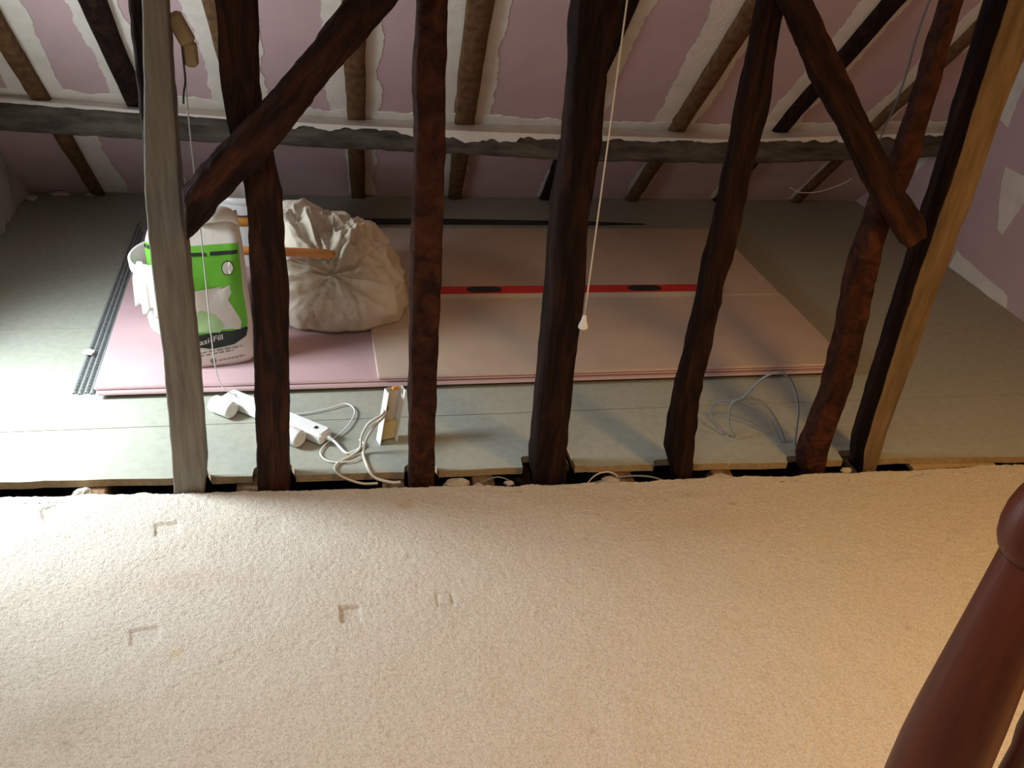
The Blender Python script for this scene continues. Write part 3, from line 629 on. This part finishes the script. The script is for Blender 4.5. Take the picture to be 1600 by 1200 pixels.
# ------------------------------------------------------------------ dust sheet bundle
def bundle():
    nu, nv = 220, 120; V = []; cx, cy, z0 = .700, .52, .0505
    u = np.linspace(0, 2*math.pi, nu, endpoint=False); w_ = np.linspace(0.0, 1, nv)
    U, Wv = np.meshgrid(u, w_); el = Wv*math.pi/2
    dx = np.cos(el)**.75*np.cos(U); dy = np.cos(el)**.75*np.sin(U); dz = np.sin(el)**.80
    D = np.c_[dx.ravel(), dy.ravel(), dz.ravel()]
    # loose folds round a pinch on the upper front left, long slack creases below it
    K = np.array([.02, -.60, .62]); d = D-K; dist = np.linalg.norm(d, axis=1)
    W0 = np.c_[vnoise(D, 1.7, 31), vnoise(D, 1.7, 32), vnoise(D, 1.7, 33)]
    W1 = D+.34*W0+.10*np.c_[vnoise(D, 4, 51), vnoise(D, 4, 52), vnoise(D, 4, 53)]
    S1 = W1*np.array([1.5, 1.0, .75])@np.array([[.88, 0, .47], [0, 1, 0], [-.47, 0, .88]])
    upper = np.clip((D[:, 2]-.30)/.35, 0, 1)
    crease = lambda q, sc, sd, p: (1-np.abs(vnoise(q, sc, sd)))**p
    r = 1+.10*vnoise(D, 1.3, 38)+.10*(crease(S1, 1.7, 34, 4)-.3)*(.6+.4*upper)+.035*(crease(S1+5, 3.0, 54, 5)-.2)-.09*crease(S1+3.1, 1.5, 44, 10)*(1-.4*upper)
    r += .6*upper*(.070*(crease(W1, 2.8, 35, 3)-.35)-.075*crease(W1+1.7, 3.0, 45, 8)+.018*(crease(W1, 6.5, 36, 3)-.35))
    ang = np.arctan2(d[:, 2], d[:, 0])
    rf = crease(np.c_[ang*2.3, dist*1.0, 0*ang]+.30*W0, 1.7, 61, 4); rg = crease(np.c_[ang*4.5, dist*1.3, 0*ang]+.35*W0+4, 1.6, 63, 4)
    near = np.exp(-((dist-.45)/.45)**2)
    r += near*(.085*(rf-.3)+.045*(rg-.3))
    r += -.22*np.exp(-(dist/.16)**2)+.05*np.exp(-((dist-.30)/.10)**2)*vnoise(W1, 5, 37)+.006*vnoise(D, 16, 39)
    low = np.clip(1-D[:, 2]*6, 0, 1); r = r*(1-low)+(1+.06*vnoise(D, 3, 40)+.025*vnoise(D, 9, 41))*low
    x = D[:, 0]*r; y = D[:, 1]*r; z = D[:, 2]*r
    hgt = .305*(1-.13*np.clip(x+.05, -1, 1)-.22*np.clip(x-.45, 0, 1))
    P = np.c_[cx+x*.262, cy+y*.235, z0+np.maximum(z, 0)*hgt]
    P[:, 0] += -.02*np.clip((P[:, 2]-z0)/.3, 0, 1)
    F = [(j*nu+i, j*nu+(i+1) % nu, j*nu+nu+(i+1) % nu, j*nu+nu+i) for j in range(nv-1) for i in range(nu)]+[tuple(range(nu-1, -1, -1))]
    mesh('dust_sheet', P, F, MT['sheet_cloth'], smooth=True, label='crumpled cream dust sheet bundled on the plasterboard stack', cat='dust sheet')
bundle()
V, F = tube([(.388, .292, .338), (.50, .288, .336), (.62, .284, .332), (.665, .282, .330), (.690, .281, .329), (.700, .2805, .3285)], [.0135, .0135, .0145, .0150, .012, .005], 12, 6)
mesh('wooden_handle', V, F, MT['stick'], smooth=True, label='orange wooden handle poking out of the crumpled dust sheet', cat='handle')

# ------------------------------------------------------------------ spirit level
e = empty('spirit_level', (1.52, .545, .0502), label='long red spirit level lying flat on the plasterboard stack', cat='spirit level')
L0, L1, y0, y1, z0, z1 = .985, 2.09, .520, .578, .0503, .0740
sl = MB(); sl.box((L0+.012, y0, z0), (L1-.012, y0+.006, z1-.003)); sl.box((L0+.012, y1-.006, z0), (L1-.012, y1, z1-.003)); sl.build('edge_rail', MT['alu'], e)
def hole_plate():
    b = MB(); cuts = [(1.185, 1.285), (1.490, 1.575), (1.790, 1.895)]; px = L0+.012
    for a, c_ in cuts+[(L1-.012, None)]:
        b.box((px, y0+.0004, z1-.003), (a, y1-.0004, z1)); px = c_
    for a, c_ in cuts:
        b.box((a, y0+.0004, z1-.003), (c_, y0+.012, z1)); b.box((a, y1-.012, z1-.003), (c_, y1-.0004, z1))
    return b
hole_plate().build('red_face', MT['red'], e)
for a, c_ in ((1.185, 1.285), (1.790, 1.895)): mesh('grip', *prism([((a+c_)/2+((c_-a)/2-.012+.026)*math.copysign(abs(math.cos(q))**.6, math.cos(q)), (y0+y1)/2+.024*math.copysign(abs(math.sin(q))**.8, math.sin(q))) for q in np.linspace(0, 2*math.pi, 28, endpoint=False)], z0+.003, z1+.0008), MT['black'], e)
vb = MB().box((1.490, y0+.012, z0+.004), (1.575, y1-.012, z1-.006), .002).build('vial_block', MT['black'], e)
V, F = tube([(1.505, .549, z1-.005), (1.532, .549, z1-.004), (1.560, .549, z1-.005)], .0055, 10, 4); mesh('vial', V, F, MT['bag_green'], vb, smooth=True)
for a, s in ((L0, 1), (L1-.014, 1)): MB().box((a, y0-.001, z0-.0002), (a+.014, y1+.001, z1+.001), .003).build('end_cap', MT['black'], e)

# ------------------------------------------------------------------ extension lead, plugs, flex
P0, P1_ = np.array([.372, -.040]), np.array([.648, -.272]); LB = float(np.linalg.norm(P1_-P0)); AB = math.atan2(*(P1_-P0)[::-1])
e = empty('extension_lead', ((P0+P1_)[0]/2, (P0+P1_)[1]/2, 0), label='white multi-socket extension bar lying behind the dark crooked upright', cat='extension lead')
T = rotz(AB, (P0[0], P0[1], .0005))
body = MB().box((0, -.026, 0), (LB, .026, .036), .006).xf(T).build('socket_bar', MT['white_plastic'], e)
for k in range(4):
    xk = .045+k*.078
    if k in (1, 2):
        so = MB(); so.box((xk-.004, -.003, .0355), (xk+.004, .003, .0368)); so.box((xk+.010, -.012, .0355), (xk+.018, -.009, .0368)); so.box((xk+.010, .009, .0355), (xk+.018, .012, .0368))
        so.xf(T).build('pin_holes', MT['black'], body)
MB().box((LB-.040, -.006, .0355), (LB-.030, .006, .0385), .001).xf(T).build('indicator_lamp', MT['black'], e)
V, F = tube([T((LB, 0, .018)), T((LB+.012, 0, .018)), T((LB+.03, 0, .014)), (.700, -.335, .006), (.728, -.322, .004), (.752, -.30, .004), (.742, -.27, .004)], [.008, .007, .0040, .0040, .0040, .0040, .0040], 8, 6)
mesh('lead_flex', V, F, MT['white_plastic'], e, smooth=True)
def plug(xa, label):
    o = T((xa, -.058, 0)); e = empty('plug_adaptor', (o[0], o[1], 0), label=label, cat='plug')
    V = []; F = []; n = 20
    for x_, r in ((-.038, .012), (-.037, .020), (-.032, .0245), (.030, .0245), (.035, .022), (.036, .016), (.033, .015)):
        for q in range(n):
            a = 2*math.pi*q/n; V.append(T((xa+x_, -.056+r*math.cos(a)*1.08, .0245+r*math.sin(a))))
    for i in range(6):
        for q in range(n): F.append((i*n+q, i*n+(q+1) % n, i*n+n+(q+1) % n, i*n+n+q))
    F += [tuple(range(n-1, -1, -1)), tuple(range(6*n, 7*n))]
    mesh('plug_body', V, F, MT['white_plastic'], e, smooth=True)
    MB().box((xa-.018, -.034, .010), (xa+.022, -.0262, .034), .002).xf(T).build('plug_neck', MT['white_plastic'], e)
plug(.035, 'white rounded plug on the extension bar next to the grey-brown upright')
plug(.282, 'white rounded plug on the extension bar right of the dark crooked upright')
def flex(name, P, r, mat, label, cat='cable', group=None):
    V, F = tube(P, r, 7, 7); mesh(name, V, F, mat, smooth=True, label=label, cat=cat, group=group)
flex('thin_cable', [(.369, -.372, 1.02), (.3685, -.372, .90), (.372, -.372, .70), (.372, -.35, .50), (.368, -.30, .36), (.362, -.20, .20), (.368, -.12, .10), (.385, -.075, .05), (.395, -.06, .038)], .0016, MT['white_plastic'],
     'thin white cable hanging beside the grey-brown upright down to the extension bar')
flex('thin_cable', [(.47, -.128, .005), (.58, -.128, .006), (.66, -.105, .006), (.712, -.085, .008), (.735, -.13, .008), (.705, -.215, .008), (.645, -.29, .006), (.630, -.335, .006), (.655, -.372, .006), (.71, -.375, .006), (.745, -.35, .006)], .0021, MT['white_plastic'],
     'thin white cable looping on the boards right of the extension bar')
flex('mains_flex', [(.812, -.254, .090), (.806, -.290, .093), (.776, -.318, .078), (.756, -.326, .045), (.748, -.332, .012), (.746, -.352, .005), (.752, -.395, .004), (.758, -.430, .006), (.775, -.447, -.004), (.815, -.468, -.004), (.835, -.480, .005)], .0045, MT['cream_flex'],
     'thick cream flex running from the white housing over the board edge')
flex('mains_flex', [(.810, -.255, .098), (.799, -.300, .103), (.764, -.316, .090), (.744, -.322, .055), (.738, -.330, .018), (.716, -.346, .006), (.672, -.385, .006), (.668, -.420, .006), (.690, -.447, .004), (.735, -.465, -.004), (.775, -.478, .004)], .0036, MT['cream_flex'],
     'cream flex sweeping left from the white housing to the carpet edge')
# leaning white metal housing
def housing():
    e = empty('light_fitting_housing', (.815, -.265, 0), label='upright white metal fitting housing with cables threaded through it', cat='fitting')
    wdt, dep, hgt, t = .052, .030, .152, .0025; T0 = rotz(math.radians(16), (.812, -.262, .0006))
    tl = math.radians(13); lean = lambda q: np.array([q[0]+q[2]*math.tan(tl)*.85, q[1]+q[2]*.12, q[2]])
    f = lambda q: T0(lean(q))
    b = MB(); b.box((-wdt/2, 0, 0), (wdt/2, t, hgt)); b.xf(f).build('back_plate', MT['alu'], e)
    for s in (-1, 1): MB().box((s*wdt/2-(t if s > 0 else 0), -dep, 0), (s*wdt/2+(t if s < 0 else 0), 0, hgt)).xf(f).build('side_flange', MT['white_plastic'], e)
    MB().box((-wdt/2+t, -dep*.55, .004), (wdt/2-t, -.0005, .055), .002).xf(f).build('yellowed_block', MT['yellow'], e)
    V = [f(np.array([-.014+.008*math.cos(a), -.0008, .092+.010*math.sin(a)])) for a in np.linspace(0, 2*math.pi, 14, endpoint=False)]
    V += [f(np.array([-.014+.008*math.cos(a), -.0030, .092+.010*math.sin(a)])) for a in np.linspace(0, 2*math.pi, 14, endpoint=False)]
    mesh('cable_hole', V, [tuple(range(14, 28))]+[(i, (i+1) % 14, 14+(i+1) % 14, 14+i) for i in range(14)], MT['black'], e)
    MB().box((-.006, -.012, hgt-.004), (.012, -.002, hgt+.006), .002).xf(f).build('orange_terminal', MT['orange'], e)
housing()

# ------------------------------------------------------------------ cables at the right, on the slope, pull cord
flex('grey_cable', [(2.022, -.395, -.03), (2.020, -.385, .03), (2.015, -.365, .12), (1.985, -.345, .195), (1.945, -.335, .222), (1.905, -.32, .195), (1.875, -.31, .14), (1.862, -.30, .11)], .0038, MT['grey_flex'], 'taller grey cable arching out of the floor beside the bowed reddish upright', group='grey cables by the bowed upright')
flex('grey_cable', [(2.005, -.385, -.02), (1.985, -.36, .03), (1.955, -.335, .08), (1.915, -.315, .115), (1.870, -.305, .118), (1.835, -.30, .095), (1.832, -.32, .04), (1.846, -.345, .006)], .0034, MT['grey_flex'], 'lower grey cable bending over and back down to the boards', group='grey cables by the bowed upright')
flex('grey_cable', [(1.995, -.388, -.02), (1.97, -.36, .025), (1.925, -.33, .085), (1.86, -.30, .10), (1.80, -.27, .085), (1.79, -.28, .045), (1.82, -.33, .006)], .0028, MT['grey_flex'], 'thin outermost grey cable drooping towards the plasterboard stack', group='grey cables by the bowed upright')
flex('white_wire', [(2.825, 1.42, .168), (2.87, 1.40, .150), (2.94, 1.38, .158), (3.00, 1.36, .185), (3.05, 1.33, .225), (3.06, 1.31, .25)], .0024, MT['cream_flex'], 'short white wire curling from under the purlin at the right')
flex('hanging_cable', [(2.58, .36, 1.30), (2.64, .49, 1.12), (2.72, .62, .98), (2.81, .75, .85), (2.90, .90, .69), (2.975, 1.04, .56), (2.99, 1.07, .50)], .0040, MT['grey_flex'], 'grey cable running down the roof slope behind the right brace')
e = empty('pull_cord', (1.192, -.75, .602), label='white light pull cord with a bell shaped toggle hanging before the thickest upright', cat='pull cord')
V, F = tube([(1.192, -.75, .628), (1.192, -.75, 1.2), (1.192, -.75, CEIL-.03)], .0017, 6, 6); mesh('cord', V, F, MT['cream_flex'], e, smooth=True)
V, F = lathe([(.0105, 0), (.0110, .003), (.0095, .010), (.0062, .018), (.0052, .026), (.0040, .030), (.0018, .031)], (1.192, -.75, .602), 20); mesh('toggle', V, F, MT['white_plastic'], e, smooth=True)
V, F = lathe([(.014, -.03), (.030, -.024), (.034, 0)], (1.192, -.75, CEIL), 24); mesh('ceiling_switch', V, F, MT['white_plastic'], e, smooth=True)
# tan block hung on the grey upright
e = empty('hung_block', (.378, -.40, 1.04), label='tan angled block hung beside the head of the grey-brown upright', cat='block')
def bar(p, q, w_, d_):
    p, q = np.array(p), np.array(q); a = (q-p)/np.linalg.norm(q-p); s = np.cross(a, (0, 1, 0)); L_ = np.linalg.norm(q-p)
    return MB().box((-w_/2, -d_/2, 0), (w_/2, d_/2, L_), .006).xf(lambda t: p+s*t[0]+np.array([0, 1, 0])*t[1]+a*t[2])
bar((.386, -.40, 1.090), (.357, -.40, 1.150), .030, .034).build('upper_block', MT['tan_card'], e)
bar((.388, -.40, 1.046), (.386, -.40, 1.096), .026, .030).build('lower_block', MT['tan_card'], e)
V, F = tube([(.372, -.412, 1.088), (.373, -.415, 1.05), (.373, -.415, 1.02), (.366, -.40, .99), (.362, -.385, .965)], .0022, 7, 6); mesh('block_cord', V, F, MT['dark_flex'], e, smooth=True)

# ------------------------------------------------------------------ rubble and wires in the gap
def lump(x, y, z, r, seed, label, sq=(1, .8, .6), mat=None):
    V, F = lathe([(.02, -1), (.5, -.86), (.86, -.5), (1, 0), (.86, .5), (.5, .86), (.02, 1)], (0, 0, 0), 14); V = np.array(V)
    V *= (1+.25*vnoise(V, 1.6, seed)+.12*vnoise(V, 4, seed+1))[:, None]; V = V*np.array(sq)*r+np.array([x, y, z])
    mesh('mortar_lump', V, F, mat or MT['lump'], smooth=False, label=label, cat='rubble', group='rubble in the floor gap')
lump(.985, -.470, -.020, .030, 1, 'pale lump of mortar in the gap right of the slim red-brown upright', (1.2, .7, .55))
lump(1.045, -.480, -.022, .014, 2, 'small crumb of mortar in the gap before the thickest upright', (1, .8, .7))
lump(1.13, -.483, -.015, .012, 3, 'crumb of mortar touching the left side of the thickest upright', (1.2, .7, .6))
lump(1.42, -.487, -.028, .028, 4, 'pale stone in the gap right of the thickest upright', (1, .7, .5))
lump(1.74, -.500, -.025, .024, 5, 'tan rubble in the gap right of the upright with the brace head', (1.8, .6, .5))
lump(2.13, -.512, -.012, .014, 6, 'white knot of debris between the two rightmost uprights', (1.2, .7, .6))
lump(.035, -.425, -.020, .024, 7, 'mortar lump under the board edge at the left', (1.1, .7, .7))
lump(.18, -.435, -.030, .016, 8, 'grey crumb in the gap just left of the grey-brown upright', (1.6, .7, .5))
lump(-.40, 1.66, .010, .018, 21, 'pale plaster scrap at the eaves beside the left gable', (2.2, .8, .6))
lump(-.28, 1.665, .008, .013, 22, 'small plaster crumb at the eaves under the leftmost rafter', (2, .8, .6))
lump(-.50, 1.60, .012, .020, 23, 'plaster lump in the far left corner of the floor', (1.2, 1, .6))
flex('gap_wire', [(1.04, -.46, -.06), (1.06, -.468, -.02), (1.10, -.470, -.002), (1.14, -.472, -.02), (1.155, -.475, -.05)], .0022, MT['grey_flex'], 'thin wire arching in the gap left of the thickest upright', group='wires in the floor gap')
flex('gap_wire', [(1.345, -.48, -.05), (1.375, -.475, -.012), (1.41, -.47, -.004), (1.44, -.475, -.014), (1.46, -.485, -.05)], .0022, MT['cream_flex'], 'pale wire arching in the gap right of the thickest upright', group='wires in the floor gap')
flex('gap_wire', [(1.34, -.49, -.03), (1.46, -.480, -.016), (1.53, -.482, -.018), (1.57, -.487, -.028)], .0030, MT['grey_flex'], 'blue-grey wire lying along the gap before the brace head upright', group='wires in the floor gap')

# ------------------------------------------------------------------ stair balustrade, close to the camera
N0 = (1.296, -1.928); e = empty('balustrade', (N0[0], N0[1], 0), label='polished red-brown turned newel post of the stair balustrade at the right', cat='balustrade')
MB().box((N0[0]-.05, N0[1]-.05, .004), (N0[0]+.05, N0[1]+.05, .30), .004).build('newel_base', MT['mahogany'], e)
V, F = lathe([(.030, .30), (.040, .315), (.044, .335), (.036, .36), (.034, .38), (.042, .44), (.048, .54), (.0495, .62), (.0492, .68), (.0465, .74), (.0425, .80), (.0385, .86), (.0345, .925), (.0325, .962), (.0325, .966)], (N0[0], N0[1], 0), 40)
mesh('newel_shaft', V, F, MT['mahogany'], e, smooth=True)
V, F = lathe([(.0325, .965), (.0375, .971), (.0415, .982), (.0430, .997), (.0420, 1.013), (.0385, 1.028), (.0355, 1.037), (.0345, 1.043), (.0350, 1.049), (.040, 1.056), (.042, 1.066), (.041, 1.08), (.036, 1.09)], (N0[0], N0[1], 0), 40)
mesh('newel_bulb', V, F, MT['mahogany'], e, smooth=True)
V, F = lathe([(.036, 1.088), (.052, 1.096), (.056, 1.11), (.05, 1.125), (.03, 1.15), (.001, 1.162)], (N0[0], N0[1], 0), 32); mesh('newel_cap', V, F, MT['mahogany'], e, smooth=True)
MB().box((N0[0]+.041, N0[1]-.028, .805), (2.5, N0[1]+.028, .865), .008).build('handrail', MT['mahogany'], e)
MB().box((N0[0]+.049, N0[1]-.03, .10), (2.5, N0[1]+.03, .15), .006).build('base_rail', MT['mahogany'], e)
for k in range(8):
    xx = N0[0]+.108+k*.118
    V, F = lathe([(.016, .149), (.016, .21), (.011, .225), (.019, .27), (.022, .36), (.018, .46), (.013, .58), (.012, .66), (.016, .69), (.016, .806)], (xx, N0[1], 0), 20); mesh('baluster', V, F, MT['mahogany'], e, smooth=True)
